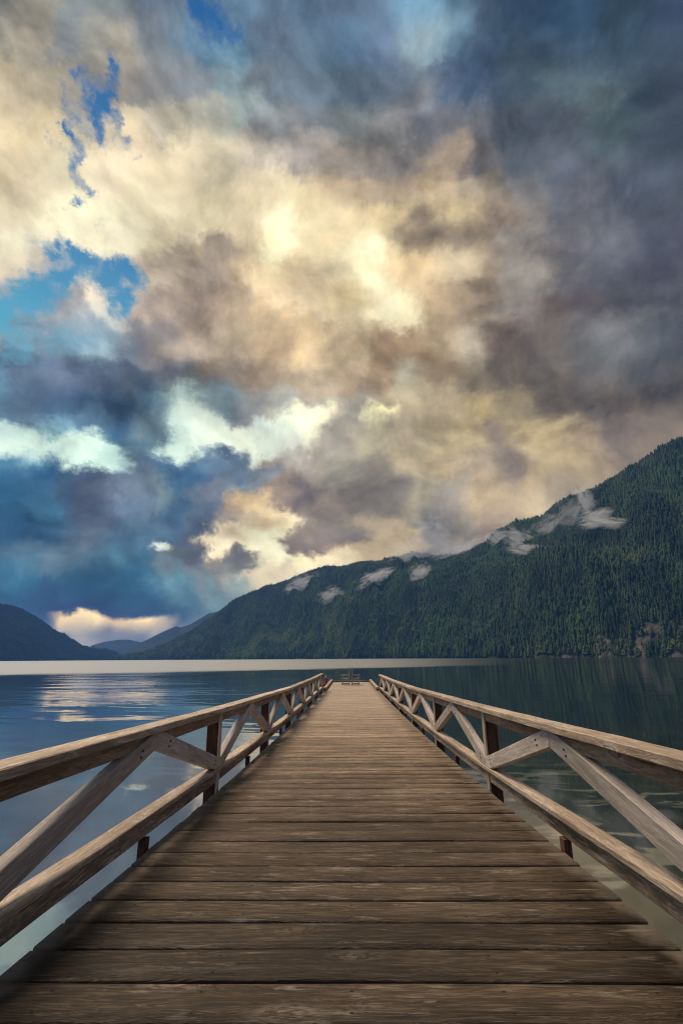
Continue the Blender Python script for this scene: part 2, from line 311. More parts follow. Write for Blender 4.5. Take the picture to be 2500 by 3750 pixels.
# value noise on numpy arrays
def _h(ix, iy, s):
    n = (ix * 374761393 + iy * 668265263 + s * 974634777) & 0xffffffff
    n = ((n ^ (n >> 13)) * 1274126177) & 0xffffffff
    return ((n ^ (n >> 16)) & 0xffff) / 65535.
def vnoise(x, y, s=0):
    ix = np.floor(x).astype(np.int64); iy = np.floor(y).astype(np.int64)
    fx = x - ix; fy = y - iy; fx = fx * fx * (3 - 2 * fx); fy = fy * fy * (3 - 2 * fy)
    return (_h(ix, iy, s) * (1 - fx) + _h(ix + 1, iy, s) * fx) * (1 - fy) + (_h(ix, iy + 1, s) * (1 - fx) + _h(ix + 1, iy + 1, s) * fx) * fy
def fbm(x, y, o=5, s=0, g=.5):
    t = 0; a = 1; n = 0
    for i in range(o):
        t = t + a * vnoise(x, y, s + i); n += a; a *= g; x = x * 2.03 + 11.3; y = y * 2.03 + 5.7
    return t / n

# ------------------------------------------------------------------ mountains
MB = 40
def mountain(name, outline, shore, ridge, drop, az_ext, seed, naz, nt, mat, label_kind='structure', spur=.16, back=.55):
    """outline: print points of the skyline; shore / ridge: (azimuth deg, distance m) tables"""
    A = sorted(azel(x, y) for x, y in outline) + [(R(a), te) for a, te in az_ext]
    A.sort(); a_ = np.array([p[0] for p in A]); e_ = np.array([p[1] for p in A])
    sa, sr = np.radians([p[0] for p in shore]), np.array([p[1] for p in shore])
    ra, rr = np.radians([p[0] for p in ridge]), np.array([p[1] for p in ridge])
    def height(az, r):
        ds = np.interp(az, sa, sr); dr = np.interp(az, ra, rr)
        ds = ds * (1 + .02 * (fbm(az * 40, az * 0 + 3., 3, seed + 9) - .5))
        H = np.maximum(np.interp(az, a_, e_) * dr + CAMZ - drop, 0.)
        t = (r - ds) / (dr - ds)
        prof = np.where(t < 1, np.clip(t, -.3, 1) ** 1. if False else np.sign(t) * np.abs(np.clip(t, -.3, 1)) ** .92, 1 - back * (t - 1))
        env = np.clip(np.sin(np.pi * np.clip(t, 0, 1)), 0, 1)
        xx = az * dr / 420.
        rid = 1 - np.abs(2 * fbm(xx + .8 * t, t * .9, 4, seed) - 1) * 2
        n = (rid - .45) * spur + (fbm(xx * 4.2, t * 6., 4, seed + 5) - .5) * .10
        return H * prof + H * n * env + 26 * env * (fbm(xx * 2.2 + 9, t * 3.5, 4, seed + 7) - .5) * 2 - 3 * (t < 0), t
    az = np.linspace(a_[0], a_[-1], naz); t = np.linspace(-.06, 1.9, nt)
    AZ, T = np.meshgrid(az, t)
    ds = np.interp(AZ, sa, sr); dr = np.interp(AZ, ra, rr)
    RR = ds + T * (dr - ds)
    Zz, _ = height(AZ, RR)
    Vv = np.stack([np.sin(AZ) * RR, np.cos(AZ) * RR, Zz], -1).reshape(-1, 3)
    idx = np.arange(naz * nt).reshape(nt, naz)
    Ff = np.stack([idx[:-1, :-1], idx[:-1, 1:], idx[1:, 1:], idx[1:, :-1]], -1).reshape(-1, 4)
    o = put(name, np_mesh(name, Vv, Ff, True), mat, kind=label_kind)
    o['label'] = {'hills': 'mountain', }.get(name, name)
    return o, height, (a_, e_, sa, sr, ra, rr)

def forest_floor(name, base, alt, rock=None):
    m, t, b = material(name)
    co = t.node('ShaderNodeNewGeometry').outputs['Position']
    n1 = t.noise(co, .012, 6., .6); n2 = t.noise(co, .09, 5., .6)
    c = t.mix(t.mr(n1, .35, .65), base, alt)
    c = t.mix(t.mr(n2, .4, .7, 0., .6), c, tuple(v * .55 for v in base))
    if rock:
        z = t.xyz(co)[2]
        k = t.m('MULTIPLY', t.m('MULTIPLY', t.mr(z, 120., 60.), t.mr(t.xyz(co)[0], 500., 650.)), t.mr(t.noise(co, .012, 5., .6), .36, .50))
        c = t.mix(k, c, t.mix(t.mr(t.noise(co, .05, 6., .7), .3, .7), rock, tuple(v * .45 for v in rock)))
    t.l.new(c, b.inputs['Base Color']); b.inputs['Roughness'].default_value = .9; b.inputs['Specular IOR Level'].default_value = .1
    t.l.new(t.bump(n2, .8, 8.), b.inputs['Normal'])
    return m
M_floor = forest_floor('forest_floor', (.022, .032, .018), (.04, .05, .025), (.17, .15, .11))
M_far = forest_floor('far_slope', (.020, .032, .030), (.030, .045, .036))

RIGHT = [(260, 1514), (330, 1497), (380, 1478), (420, 1458), (450, 1440), (480, 1420), (500, 1407), (520, 1392), (540, 1375), (564, 1364), (603, 1347), (648, 1337), (718, 1308), (756, 1300), (788, 1299), (840, 1286), (871, 1289), (923, 1273), (948, 1265), (980, 1273), (1020, 1278), (1051, 1273), (1095, 1251), (1115, 1245), (1140, 1216), (1185, 1196), (1204, 1193), (1243, 1180), (1268, 1161), (1319, 1132), (1358, 1119), (1396, 1100), (1447, 1068), (1479, 1049), (1511, 1024), (1568, 998)]
sh_r = [(-26, 5000), (-15, 3400), (0, 2350), (12, 1900), (22, 1650), (36, 1480), (50, 1450), (70, 1600)]
rd_r = [(-26, 5300), (-15, 4500), (0, 3500), (12, 3000), (22, 2750), (36, 2450), (50, 2350), (70, 2500)]
hillR, hR, tabR = mountain('hills', RIGHT, sh_r, rd_r, 22, [(42, .345), (50, .375), (60, .37), (70, .33)], 3, 620, 110, M_floor, spur=.26)
LEFT = [(0, 1385), (24, 1388), (52, 1397), (80, 1413), (104, 1429), (132, 1449), (152, 1457), (188, 1481), (212, 1487), (240, 1488), (260, 1493), (280, 1505), (292, 1514)]
hillL, hL, tabL = mountain('hills', LEFT, [(-70, 2600), (-50, 3300), (-36, 4300), (-24, 5600)], [(-70, 3900), (-50, 4700), (-36, 5600), (-24, 6100)], 16,
                     [(-38, .14), (-42, .175), (-50, .21), (-60, .24), (-70, .20)], 21, 380, 70, M_far)
BACK1 = [(250, 1512), (300, 1492), (344, 1485), (370, 1474), (416, 1449), (450, 1440), (480, 1425), (560, 1400), (640, 1400)]
BACK2 = [(262, 1512), (308, 1482), (344, 1465), (376, 1449), (404, 1437), (416, 1439), (436, 1433), (456, 1421), (480, 1407), (512, 1401), (560, 1395), (640, 1395)]
FARC = [(150, 1512), (180, 1500), (212, 1481), (240, 1473), (272, 1468), (296, 1468), (320, 1473), (350, 1478), (400, 1480), (430, 1485)]
def ring(d): return [(-80, d), (80, d)]
mountain('hills', BACK1, ring(5700), ring(6500), 6, [], 31, 160, 40, M_far)
mountain('hills', BACK2, ring(7000), ring(8000), 8, [], 41, 160, 40, M_far)
mountain('hills', FARC, ring(9300), ring(10500), 8, [], 51, 160, 40, M_far)
for i, (o, l) in enumerate(zip([o for o in COL.objects if o.name.startswith('hills')],
        ['long green mountainside rising from the water to the right', 'dark blue mountain slope standing left of the gap', 'low brownish blue spur tucked behind the green mountainside',
         'blue ridge climbing behind the low spur and the green mountainside', 'faint far hills low in the bright gap between the slopes'])):
    o['label'] = l

# forest cover: many small conifers merged into one mass
def forest(height, tab, az0, az1, spacing, hmin, hmax, seed, mat, label, far_scale=0., tmax=1.06, rock=True):
    r0 = np.random.RandomState(seed)
    a_, e_, sa, sr, ra, rr = tab
    n = int(2.2e6 / spacing ** 2 * 100 / 10)
    P_ = []
    az = r0.uniform(az0, az1, n); ds = np.interp(az, sa, sr); dr = np.interp(az, ra, rr)
    # equal area: radius drawn with density ~ r
    t = r0.uniform(0, tmax, n); r = ds + t * (dr - ds)
    wgt = r * (dr - ds)                      # area per sample
    keep = r0.uniform(0, 1, n) < wgt / wgt.max() 
    az, r, t = az[keep], r[keep], t[keep]
    z, tt = height(az, r)
    ok = z > 1.0
    az, r, t, z = az[ok], r[ok], tt[ok], z[ok]
    x = np.sin(az) * r; y = np.cos(az) * r
    if rock:                                  # thin stand on the rocky foot of the slope
        rk = (fbm(x / 110., y / 110., 4, 77) > .40) & (z < 95) & (z > 14) & (az > R(27))
        ok = ~(rk & (r0.uniform(0, 1, len(x)) < .85)); x, y, z, az, r = x[ok], y[ok], z[ok], az[ok], r[ok]
    N = len(x)
    H = r0.uniform(hmin, hmax, N) * (1 + 1.1 * (fbm(x / 90., y / 90., 4, 5) - .5)); H *= np.where(r0.uniform(0, 1, N) < .25, .55, 1.); H *= np.where(r0.uniform(0, 1, N) < .05, 1.35, 1.)
    Wd = H * r0.uniform(.20, .33, N)
    rot = r0.uniform(0, 6.28, N)
    lf = np.clip((.6 * fbm(x / 230., y / 230., 3, 31) + .4 * fbm(x / 60., y / 60., 3, 33) - .44) * 5 - z / 420., 0, 1)
    rnd_ = (lf > .35) & (r0.uniform(0, 1, N) < .75); H = np.where(rnd_, H * .62, H); Wd = np.where(rnd_, Wd * 1.15, Wd)
    NSd = 8
    vs_, fs_ = [], []
    tiers = [(.06, 1.0, .62), (.32, .74, .82), (.58, .46, 1.0)]
    base = 0
    k = np.arange(NSd)
    for (zb, w, zt) in tiers:
        rad = w * np.where(k % 2 == 0, 1., .62)
        rr_ = rad[None] * Wd[:, None] * r0.uniform(.8, 1.2, (N, NSd))
        ang = rot[:, None] + k[None] * 2 * np.pi / NSd
        ringv = np.stack([x[:, None] + rr_ * np.cos(ang), y[:, None] + rr_ * np.sin(ang), (z + zb * H)[:, None] + (r0.uniform(-.04, .04, (N, NSd)) - .05 * (k % 2 == 0)) * H[:, None]], -1)
        apex = np.stack([x, y, z + zt * H], -1)[:, None]
        vs_.append(np.concatenate([ringv, apex], 1))
        f = np.stack([base + k, base + (k + 1) % NSd, np.full(NSd, base + NSd)], -1); fs_.append(f); base += NSd + 1
    VV_ = np.concatenate(vs_, 1); FF = np.concatenate(fs_, 0)
    FF = (FF[None] + (np.arange(N) * base)[:, None, None]).reshape(-1, 3)
    me = np_mesh('forest', VV_.reshape(-1, 3), FF)
    grp = .45 * fbm(x / 260., y / 260., 4, 12) + .55 * fbm(x / 38., y / 38., 3, 14); yl = .6 * fbm(x / 230., y / 230., 3, 31) + .4 * fbm(x / 60., y / 60., 3, 33)
    attr(me, 'tint', np.repeat(np.clip(.46 + (grp - .5) * 3.0 + r0.normal(0, .2, N), 0, 1), base))
    attr(me, 'leafy', np.repeat(np.clip((yl - .44) * 5 + r0.normal(0, .22, N) - z / 420., 0, 1), base))
    return put('forest', me, mat, kind='stuff', label=label, category='forest')
def foliage(name, dark, light, leafy):
    m, t, b = material(name)
    a = t.node('ShaderNodeAttribute', attribute_name='tint').outputs['Fac']; l = t.node('ShaderNodeAttribute', attribute_name='leafy').outputs['Fac']
    co = t.node('ShaderNodeNewGeometry').outputs['Position']
    c = t.mix(a, dark, light); c = t.mix(t.m('MULTIPLY', l, .7), c, leafy)
    c = t.mix(t.mr(t.noise(co, .35, 3., .6), .35, .7, 0., .5), c, tuple(v * .6 for v in dark))
    t.l.new(c, b.inputs['Base Color']); b.inputs['Roughness'].default_value = .85; b.inputs['Specular IOR Level'].default_value = .15
    return m
M_tree = foliage('conifer_foliage', (.010, .024, .012), (.048, .092, .024), (.115, .15, .034))
M_tree_far = foliage('far_conifer_foliage', (.014, .026, .024), (.026, .042, .032), (.03, .045, .034))
forest(hR, tabR, R(-26), R(48), 9.3, 17, 33, 4, M_tree, 'dense conifer forest covering the long green mountainside')
forest(hL, tabL, R(-44), R(-25), 20., 12, 22, 8, M_tree_far, 'dark conifer forest covering the blue left mountain', rock=False)

# ------------------------------------------------------------------ mist wisps
def hit(x, y):
    d = look(x, y); az = math.atan2(d[0], d[1]); te = d[2] / math.hypot(d[0], d[1])
    r = np.linspace(1300, 5600, 1500); z, _ = hR(np.full_like(r, az), r)
    k = np.argmax(z + 18 > CAMZ + te * r)
    if k == 0: k = np.argmin(np.abs(r - np.interp(az, tabR[4], tabR[5])))
    return az, te, r[k]
def mist_mat(name, dens, sc):
    m = bpy.data.materials.new(name); m.use_nodes = True; t = NT(m.node_tree); t.n.clear()
    out = t.node('ShaderNodeOutputMaterial')
    co = t.node('ShaderNodeTexCoord').outputs['Object']
    n = t.noise(t.v('ADD', t.v('MULTIPLY', co, (.8, 1., 1.3)), (sc * 3, sc * 7, 0)), sc, 4., .6, 1.3)
    ln = t.v('LENGTH', co)
    d = t.mr(t.m('SUBTRACT', n, t.m('MULTIPLY', t.m('MULTIPLY', ln, ln), .36)), .36, .56, 0., dens)
    pv = t.node('ShaderNodeVolumePrincipled', ins={'Color': (.97, .97, .97, 1), 'Density': d, 'Anisotropy': .2})
    t.l.new(pv.outputs[0], out.inputs['Volume'])
    return m
WISPS = [  # x, y, half width, half height, tilt, density, label
    (698, 1345, 34, 22, 14, .040, 'small white mist puff nearest the low left end of the ridge'),
    (762, 1368, 24, 17, 25, .018, 'faintest thin mist shred just below the ridge'),
    (868, 1330, 42, 17, 22, .046, 'bright slanting mist patch left of the tall plume'),
    (952, 1280, 46, 40, 10, .036, 'tall mist plume rising over the ridge line into the cloud'),
    (966, 1318, 22, 20, 35, .032, 'ragged tail hanging from the tall mist plume'),
    (988, 1240, 40, 46, -12, .014, 'soft column of low cloud joining the tall plume to the clouds above'),
    (1082, 1256, 40, 16, 28, .014, 'faint low cloud brushing the crest right of the soft column'),
    (1040, 1275, 44, 16, 20, .026, 'mist shred lying along the ridge right of the tall plume'),
    (1148, 1236, 26, 20, -12, .026, 'left knot of the broken mist band high on the slope'),
    (1196, 1244, 34, 22, -32, .022, 'arched middle of the broken mist band high on the slope'),
    (1212, 1262, 40, 11, -10, .028, 'lower trailing mist streak beneath the broken band'),
    (1268, 1212, 34, 28, 25, .016, 'thin veil of mist close under the steep ridge'),
    (1320, 1180, 30, 34, 30, .012, 'faint veil between the thin veil and the upright streamer'),
    (1352, 1160, 15, 44, 14, .024, 'upright mist streamer feeding the highest long wisp'),
    (1372, 1190, 34, 17, 10, .034, 'bright knot at the foot of the upright mist streamer'),
    (1412, 1202, 52, 10, -14, .036, 'highest long bright mist wisp on the right')]
def ico(name, sub=3):
    bm = bmesh.new(); bmesh.ops.create_icosphere(bm, subdivisions=sub, radius=1.)
    me = bpy.data.meshes.new(name); bm.to_mesh(me); bm.free(); return me
for i, (x, y, hw, hh, tilt, dn, lab) in enumerate(WISPS):
    az, te, r = hit(x, y)
    r -= 45
    k = r / 1093 * 1.05
    me = ico('mist_wisp')
    for v in me.vertices:
        v.co *= 1 + .18 * math.sin(v.co.x * 3 + i) * math.cos(v.co.z * 4 + i * 2)
    o = put('mist_wisp', me, mist_mat('mist', dn * 1.05, 1.9 + .37 * (i % 4)), label=lab, category='mist', group='mist wisps on the mountainside')
    o.location = (math.sin(az) * r, math.cos(az) * r, CAMZ + te * r)
    o.rotation_euler = (0, -R(tilt), -az); o.scale = (hw * k * 1.8, 55, hh * k * 1.9)

# ------------------------------------------------------------------ haze
m = bpy.data.materials.new('haze'); m.use_nodes = True; t = NT(m.node_tree); t.n.clear()
pv = t.node('ShaderNodeVolumePrincipled', ins={'Color': (.13, .38, .95, 1), 'Density': 5.2e-5})
t.l.new(pv.outputs[0], t.node('ShaderNodeOutputMaterial').inputs['Volume'])
bm = bmesh.new(); bmesh.ops.create_cube(bm, size=1.)
me = bpy.data.meshes.new('haze'); bm.to_mesh(me); bm.free()
HZ = 1010.
o = put('haze', me, m, kind='stuff', label='blue evening haze filling the valley air'); o.scale = (26000, 26000, HZ + 8); o.location = (0, 8000, HZ / 2 - 4)

# ------------------------------------------------------------------ water
m, t, b = material('lake_water')
co = t.node('ShaderNodeNewGeometry').outputs['Position']
x_, y_, z_ = t.xyz(co)[:3]
edge = t.m('ADD', y_, t.m('MULTIPLY', t.m('MINIMUM', t.m('MAXIMUM', x_, -60.), 60.), -.75))
edge = t.m('ADD', edge, t.m('MULTIPLY', t.m('SUBTRACT', t.noise(t.v('MULTIPLY', co, (.03, .06, 1.)), 1., 5., .65), .5), 55.))
windy = t.m('MULTIPLY', t.mr(edge, 100., 132.), t.mr(t.m('DIVIDE', x_, t.m('MAXIMUM', y_, 5.)), .0, .38, 1., .10))
rot = t.node('ShaderNodeMapping', ins={'Vector': co, 'Rotation': (0, 0, R(9))}).outputs[0]
rip1 = t.noise(t.v('MULTIPLY', rot, (.38, 1.0, 1.)), .85, 2., .5, .6); rip2 = t.noise(t.v('MULTIPLY', rot, (.10, .34, 1.)), 1., 1., .5, .5)
patch = t.mr(t.noise(t.v('MULTIPLY', co, (.05, .10, 1.)), 1., 2.), .36, .58, .25, 1.)
side = t.mr(x_, 2., -6., .45, 1.)
near = t.mr(y_, 5., 17., .14, 1.)
hgt = t.m('MULTIPLY', t.m('MULTIPLY_ADD', rip2, 1.3, rip1), t.m('MULTIPLY', t.m('MULTIPLY', patch, side), near))
calm = t.m('SUBTRACT', 1., windy, clamp=True)
nrm = t.bump(t.m('MULTIPLY', t.m('MULTIPLY', hgt, calm), .036), 1., 1.)
# what shows through the surface: pale silt shallows on the left, dark weed with pale stones on the right, deep water beyond
deep = (.010, .020, .024)
silt = t.mix(t.mr(t.noise(co, .28, 4., .6, .6), .32, .68), (.070, .095, .130), (.105, .130, .158))
stone = t.mr(t.noise(t.v('MULTIPLY', co, (.55, 1.3, 1.)), 1.5, 3., .55, .5), .52, .62)
weed = t.mix(t.m('MULTIPLY', stone, t.mr(y_, 13., 8.)), t.mix(t.mr(t.noise(co, .8, 4., .6), .35, .7), (.010, .016, .010), (.032, .036, .022)), (.17, .16, .11))
sand = t.mr(t.m('MULTIPLY_ADD', t.noise(co, .5, 3.), 1.2, x_), 3.0, 2.0)
sand = t.m('MULTIPLY', sand, t.m('MULTIPLY', t.mr(y_, 3.2, 5.5), t.mr(y_, 11., 7.)))
weed = t.mix(sand, weed, (.052, .048, .040))
body = t.mix(t.mr(x_, -1.2, 1.2), silt, weed)
body = t.mix(t.mr(y_, 9., 24.), body, t.mix(t.mr(x_, -1., 3.), (.034, .085, .135), deep))
body = t.mix(t.mr(y_, 30., 70.), body, deep)
t.l.new(body, b.inputs['Base Color']); t.l.new(nrm, b.inputs['Normal'])
t.l.new(t.m('MULTIPLY_ADD', windy, .40, t.mr(x_, -4., 6., .02, .05)), b.inputs['Roughness'])
t.l.new(t.m('MULTIPLY_ADD', windy, 1.1, 1.85), b.inputs['IOR'])
put('water', np_mesh('water', np.array([(-14000, -2000, 0), (14000, -2000, 0), (14000, 12500, 0), (-14000, 12500, 0)]), np.array([[0, 1, 2, 3]])), m, kind='structure', label='calm dark lake')

# ------------------------------------------------------------------ wood
def wood(name, dark, mid, pale, pale_amt=.5, plank=False, rough=.66, spec=.20, rings=.5, bumpk=.35, fc=1.):
    m, t, b = material(name)
    if plank:
        base = t.node('ShaderNodeNewGeometry').outputs['Position']
        rnd = t.node('ShaderNodeAttribute', attribute_name='rnd').outputs['Fac']; pvv = t.node('ShaderNodeAttribute', attribute_name='across').outputs['Fac']
    else:
        base = t.node('ShaderNodeTexCoord').outputs['Object']; rnd = t.node('ShaderNodeObjectInfo').outputs['Random']
    off = t.comb(t.m('MULTIPLY', rnd, 37.), t.m('MULTIPLY', rnd, 91.), t.m('MULTIPLY', rnd, 17.))
    co = t.v('ADD', base, off)
    st = t.v('MULTIPLY', co, (1., 9., 9.))
    fine = t.noise(t.v('MULTIPLY', co, (5., 85., 85.)), 1., 5., .7, .4)
    g1 = t.noise(st, 1.1, 4., .55, 1.2)
    # knots: grain bends round them
    kn = t.node('ShaderNodeTexVoronoi', feature='F1', ins={'Vector': t.v('MULTIPLY', co, (1.5, 4.6, 4.6)), 'Scale': 1., 'Randomness': 1.})
    kd = kn.outputs['Distance']
    kmask = t.mr(kd, .40, .02)
    wv = t.m('SINE', t.m('MULTIPLY', t.m('ADD', t.m('MULTIPLY', g1, 13.), t.m('MULTIPLY', kmask, 3.2)), 6.28))
    wv = t.m('POWER', t.m('MULTIPLY_ADD', wv, .5, .5), 1.7)
    big = t.noise(t.v('MULTIPLY', co, (.9, 3.2, 3.2)), 1., 3., .55)
    c = t.mix(t.mr(big, .3, .7), dark, mid)
    c = t.mix(t.m('MULTIPLY', t.m('MULTIPLY', wv, t.mr(fine, .3, .7)), rings), c, tuple(v * .45 for v in dark))
    c = t.vs(c, t.m('MULTIPLY', t.mr(fine, .40, .60, 1 - .42 * fc, 1 + .38 * fc), t.mr(t.noise(t.v('MULTIPLY', co, (3., 30., 30.)), 1., 5., .65, .4), .32, .68, 1 - .26 * fc, 1 + .25 * fc)))
    streak = t.m('MULTIPLY', t.mr(t.noise(t.v('MULTIPLY', co, (5., 34., 34.)), 1., 6., .72, .4), .52, .66), t.mr(t.noise(t.v('MULTIPLY', co, (1.3, 7., 7.)), 1.3, 3., .6), .46, .58))
    ks = t.m('MULTIPLY', t.m('MULTIPLY', t.mr(kd, .30, .06), t.mr(t.noise(t.v('MULTIPLY', co, (14., 50., 50.)), 1., 4., .7), .42, .56)), t.mr(t.noise(co, .9, 1.), .34, .42))
    pal = t.m('MULTIPLY', t.m('MAXIMUM', streak, ks), pale_amt, clamp=True)
    if plank:
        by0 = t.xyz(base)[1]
        near_shade = t.mr(t.m('MULTIPLY_ADD', t.noise(base, .5, 4., .6), 5., by0), 14., 3.5)  # shade painted into the board colour, deepening towards the viewer
        c = t.mix(near_shade, c, t.v('MULTIPLY', c, (.115, .120, .120)))
        c = t.mix(pal, c, t.mix(near_shade, pale, tuple(v * .25 for v in pale)))
    else:
        c = t.mix(pal, c, pale)
    crack = t.mr(t.noise(t.v('MULTIPLY', co, (.9, 42., 42.)), 1., 3., .6, .3), .64, .70)
    c = t.mix(t.m('MULTIPLY', crack, .7), c, tuple(v * .22 for v in dark))
    kr = t.m('ABSOLUTE', t.m('SUBTRACT', kd, .10)); c = t.mix(t.m('MULTIPLY', t.mr(kr, .022, .008), .55), c, tuple(v * .35 for v in dark)); c = t.mix(t.mr(kd, .055, .02), c, tuple(v * .3 for v in dark))
    tone = t.mr(rnd, 0., 1., .76, 1.24, smooth=False)
    c = t.vs(c, tone)
    if plank:
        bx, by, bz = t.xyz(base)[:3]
        c = t.mix(t.mr(by, 5., 22., 0., .42), c, pale)  # far boards painted paler to carry the brighter light out there
        # pale worn plank ends, bare of stain
        ax = t.m('ABSOLUTE', bx)
        endw = t.m('MULTIPLY', t.mr(t.m('MULTIPLY_ADD', t.noise(t.v('MULTIPLY', co, (5., 5., 1.)), 1., 3., .6), .30, ax), 1.40, 1.56), .45)
        c = t.mix(endw, c, t.mix(near_shade, pale, tuple(v * .62 for v in pale)))
        # two nails per plank over each joist
        jx = t.m('SUBTRACT', t.m('FRACT', t.m('MULTIPLY_ADD', t.m('MULTIPLY_ADD', rnd, .012, bx), 1 / .56, .5)), .5)
        jx = t.m('MULTIPLY', jx, .56)
        dv = t.m('SUBTRACT', t.m('ABSOLUTE', t.m('SUBTRACT', pvv, .5)), .27); dv = t.m('MULTIPLY', dv, .235)
        dd = t.m('SQRT', t.m('ADD', t.m('MULTIPLY', jx, jx), t.m('MULTIPLY', dv, dv)))
        c = t.mix(t.mr(dd, .0085, .0045), c, (.01, .008, .007))
    t.l.new(c, b.inputs['Base Color'])
    t.l.new(t.mr(pal, 0., 1., rough, rough + .2), b.inputs['Roughness']); b.inputs['Specular IOR Level'].default_value = spec
    hh = t.m('SUBTRACT', t.m('MULTIPLY_ADD', wv, .35, fine), t.m('MULTIPLY', crack, 2.))
    t.l.new(t.bump(hh, bumpk, .004), b.inputs['Normal'])
    return m
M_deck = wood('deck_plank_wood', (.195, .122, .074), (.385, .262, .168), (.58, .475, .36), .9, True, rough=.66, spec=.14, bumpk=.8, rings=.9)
M_rail = wood('weathered_rail_wood', (.37, .27, .185), (.60, .465, .34), (.72, .63, .52), .7, rings=.7, fc=.7)
M_beam = wood('brown_top_beam_wood', (.20, .125, .075), (.38, .265, .175), (.50, .42, .33), .45, rings=.7, fc=.7)
M_chord = wood('stained_bottom_rail_wood', (.15, .105, .07), (.48, .365, .26), (.60, .52, .42), .6, rings=.95)
M_brace = wood('grey_brace_wood', (.38, .31, .25), (.53, .45, .38), (.64, .58, .52), .5, rings=.45, fc=.5)
M_post = wood('red_brown_post_wood', (.075, .034, .019), (.14, .062, .034), (.20, .11, .07), .3)
M_dark = wood('dark_underframe_wood', (.030, .022, .016), (.06, .042, .03), (.09, .07, .05), .3)
M_chair = wood('grey_chair_wood', (.34, .29, .21), (.48, .42, .32), (.56, .52, .44), .5)

# ------------------------------------------------------------------ pier
HW = 1.4
def drop_at(y):
    zz = max(y / HW, -2.)
    if zz > 18.6: zz = 18.6
    return HW * (1.14 - .29 * math.exp(-(zz - 1.7) / 6.5))
def dz(y): return CAMZ - drop_at(y)
PITCHW = .2425
pier = empty('pier', (0, 0, 0), label='long plank pier running straight out over the lake', category='pier')
END = 25.0 * HW
V_, F_, rn, ac = [], [], [], []
y = -3.3; 
first = 0.0
while y + PITCHW < END + .05:
    w = PITCHW - random.uniform(.012, .020)
    y0, y1 = y, y + w; zc0, zc1 = dz(y0), dz(y1)
    ex0 = HW + random.uniform(-.004, .004); ex1 = HW + random.uniform(-.004, .004)
    r_ = random.random(); lift = random.uniform(-.0018, .0018); tw = random.uniform(-.002, .002); th = .045; ch = .006
    prof = [(y0, zc0 - th), (y0, zc0 - ch), (y0 + ch, zc0), (y1 - ch, zc1), (y1, zc1 - ch), (y1, zc1 - th)]
    b0 = len(V_); nx = 9
    for i in range(nx):
        f = i / (nx - 1); xx = -ex0 + (ex0 + ex1) * f
        wob = .0022 * math.sin(f * 7 + r_ * 40); wy = .0025 * math.sin(f * 5 + r_ * 90)
        for (yy, zz) in prof:
            V_.append((xx, yy + wy, zz + lift + tw * (f - .5) * 2 + wob)); rn.append(r_); ac.append((yy - y0) / w)
    for i in range(nx - 1):
        for k in range(6):
            a = b0 + i * 6 + k; c = b0 + i * 6 + (k + 1) % 6
            F_.append((a, a + 6, c + 6, c))
    for e, rev in ((b0, 0), (b0 + (nx - 1) * 6, 1)):
        q1 = (e, e + 1, e + 2, e + 5); q2 = (e + 2, e + 3, e + 4, e + 5)
        for q_ in (q1, q2): F_.append(q_[::-1] if rev else q_)
    y += PITCHW
me = np_mesh('deck', np.array(V_), np.array(F_)); attr(me, 'rnd', rn); attr(me, 'across', ac)
bm = bmesh.new(); bm.from_mesh(me); bmesh.ops.recalc_face_normals(bm, faces=bm.faces); bm.to_mesh(me); bm.free()
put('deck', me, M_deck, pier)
DECK_END = y

def frame(p0, p1):
    d = (Vector(p1) - Vector(p0)); L = d.length; d.normalize()
    up = Vector((0, 0, 1))
    if abs(d.z) > .95: up = Vector((0, -1, 0))
    s = up.cross(d).normalized(); u = d.cross(s)
    return Matrix((d, s, u)).transposed().to_4x4(), L
def timber(name, p0, p1, w, h, mat, parent, chamfer=.0035, jit=.0015, seg=None):
    """squared timber from p0 to p1 (centre line); w sideways, h upwards; the grain runs along local X"""
    M, L = frame(p0, p1)
    n = seg or max(2, int(L / .35)); bm = bmesh.new(); rows = []
    for i in range(n + 1):
        xx = -L / 2 + L * i / n; jy, jz = random.uniform(-jit, jit), random.uniform(-jit, jit)
        c = chamfer; a, b_ = w / 2, h / 2
        ring_ = [(-a + c, -b_), (a - c, -b_), (a, -b_ + c), (a, b_ - c), (a - c, b_), (-a + c, b_), (-a, b_ - c), (-a, -b_ + c)]
        rows.append([bm.verts.new((xx, yy + jy + random.uniform(-jit, jit) * .4, zz + jz + random.uniform(-jit, jit) * .4)) for yy, zz in ring_])
    for r0_, r1_ in zip(rows, rows[1:]):
        for k in range(8): bm.faces.new((r0_[k], r0_[(k + 1) % 8], r1_[(k + 1) % 8], r1_[k]))
    bm.faces.new(rows[0]); bm.faces.new(rows[-1][::-1])
    bmesh.ops.recalc_face_normals(bm, faces=bm.faces)
    me = bpy.data.meshes.new(name); bm.to_mesh(me); bm.free()
    o = put(name, me, mat, parent)
    o.matrix_world = Matrix.Translation((Vector(p0) + Vector(p1)) / 2 - (parent.location if parent and parent.type == 'EMPTY' else Vector())) @ M
    return o
def clip(poly, a, b, c):
    """keep the side a*y + b*z <= c"""
    out = []
    for i in range(len(poly)):
        p, q_ = poly[i], poly[(i + 1) % len(poly)]
        fp, fq = a * p[0] + b * p[1] - c, a * q_[0] + b * q_[1] - c
        if fp <= 0: out.append(p)
        if (fp < 0 < fq) or (fq < 0 < fp):
            s_ = fp / (fp - fq); out.append((p[0] + (q_[0] - p[0]) * s_, p[1] + (q_[1] - p[1]) * s_))
    return out
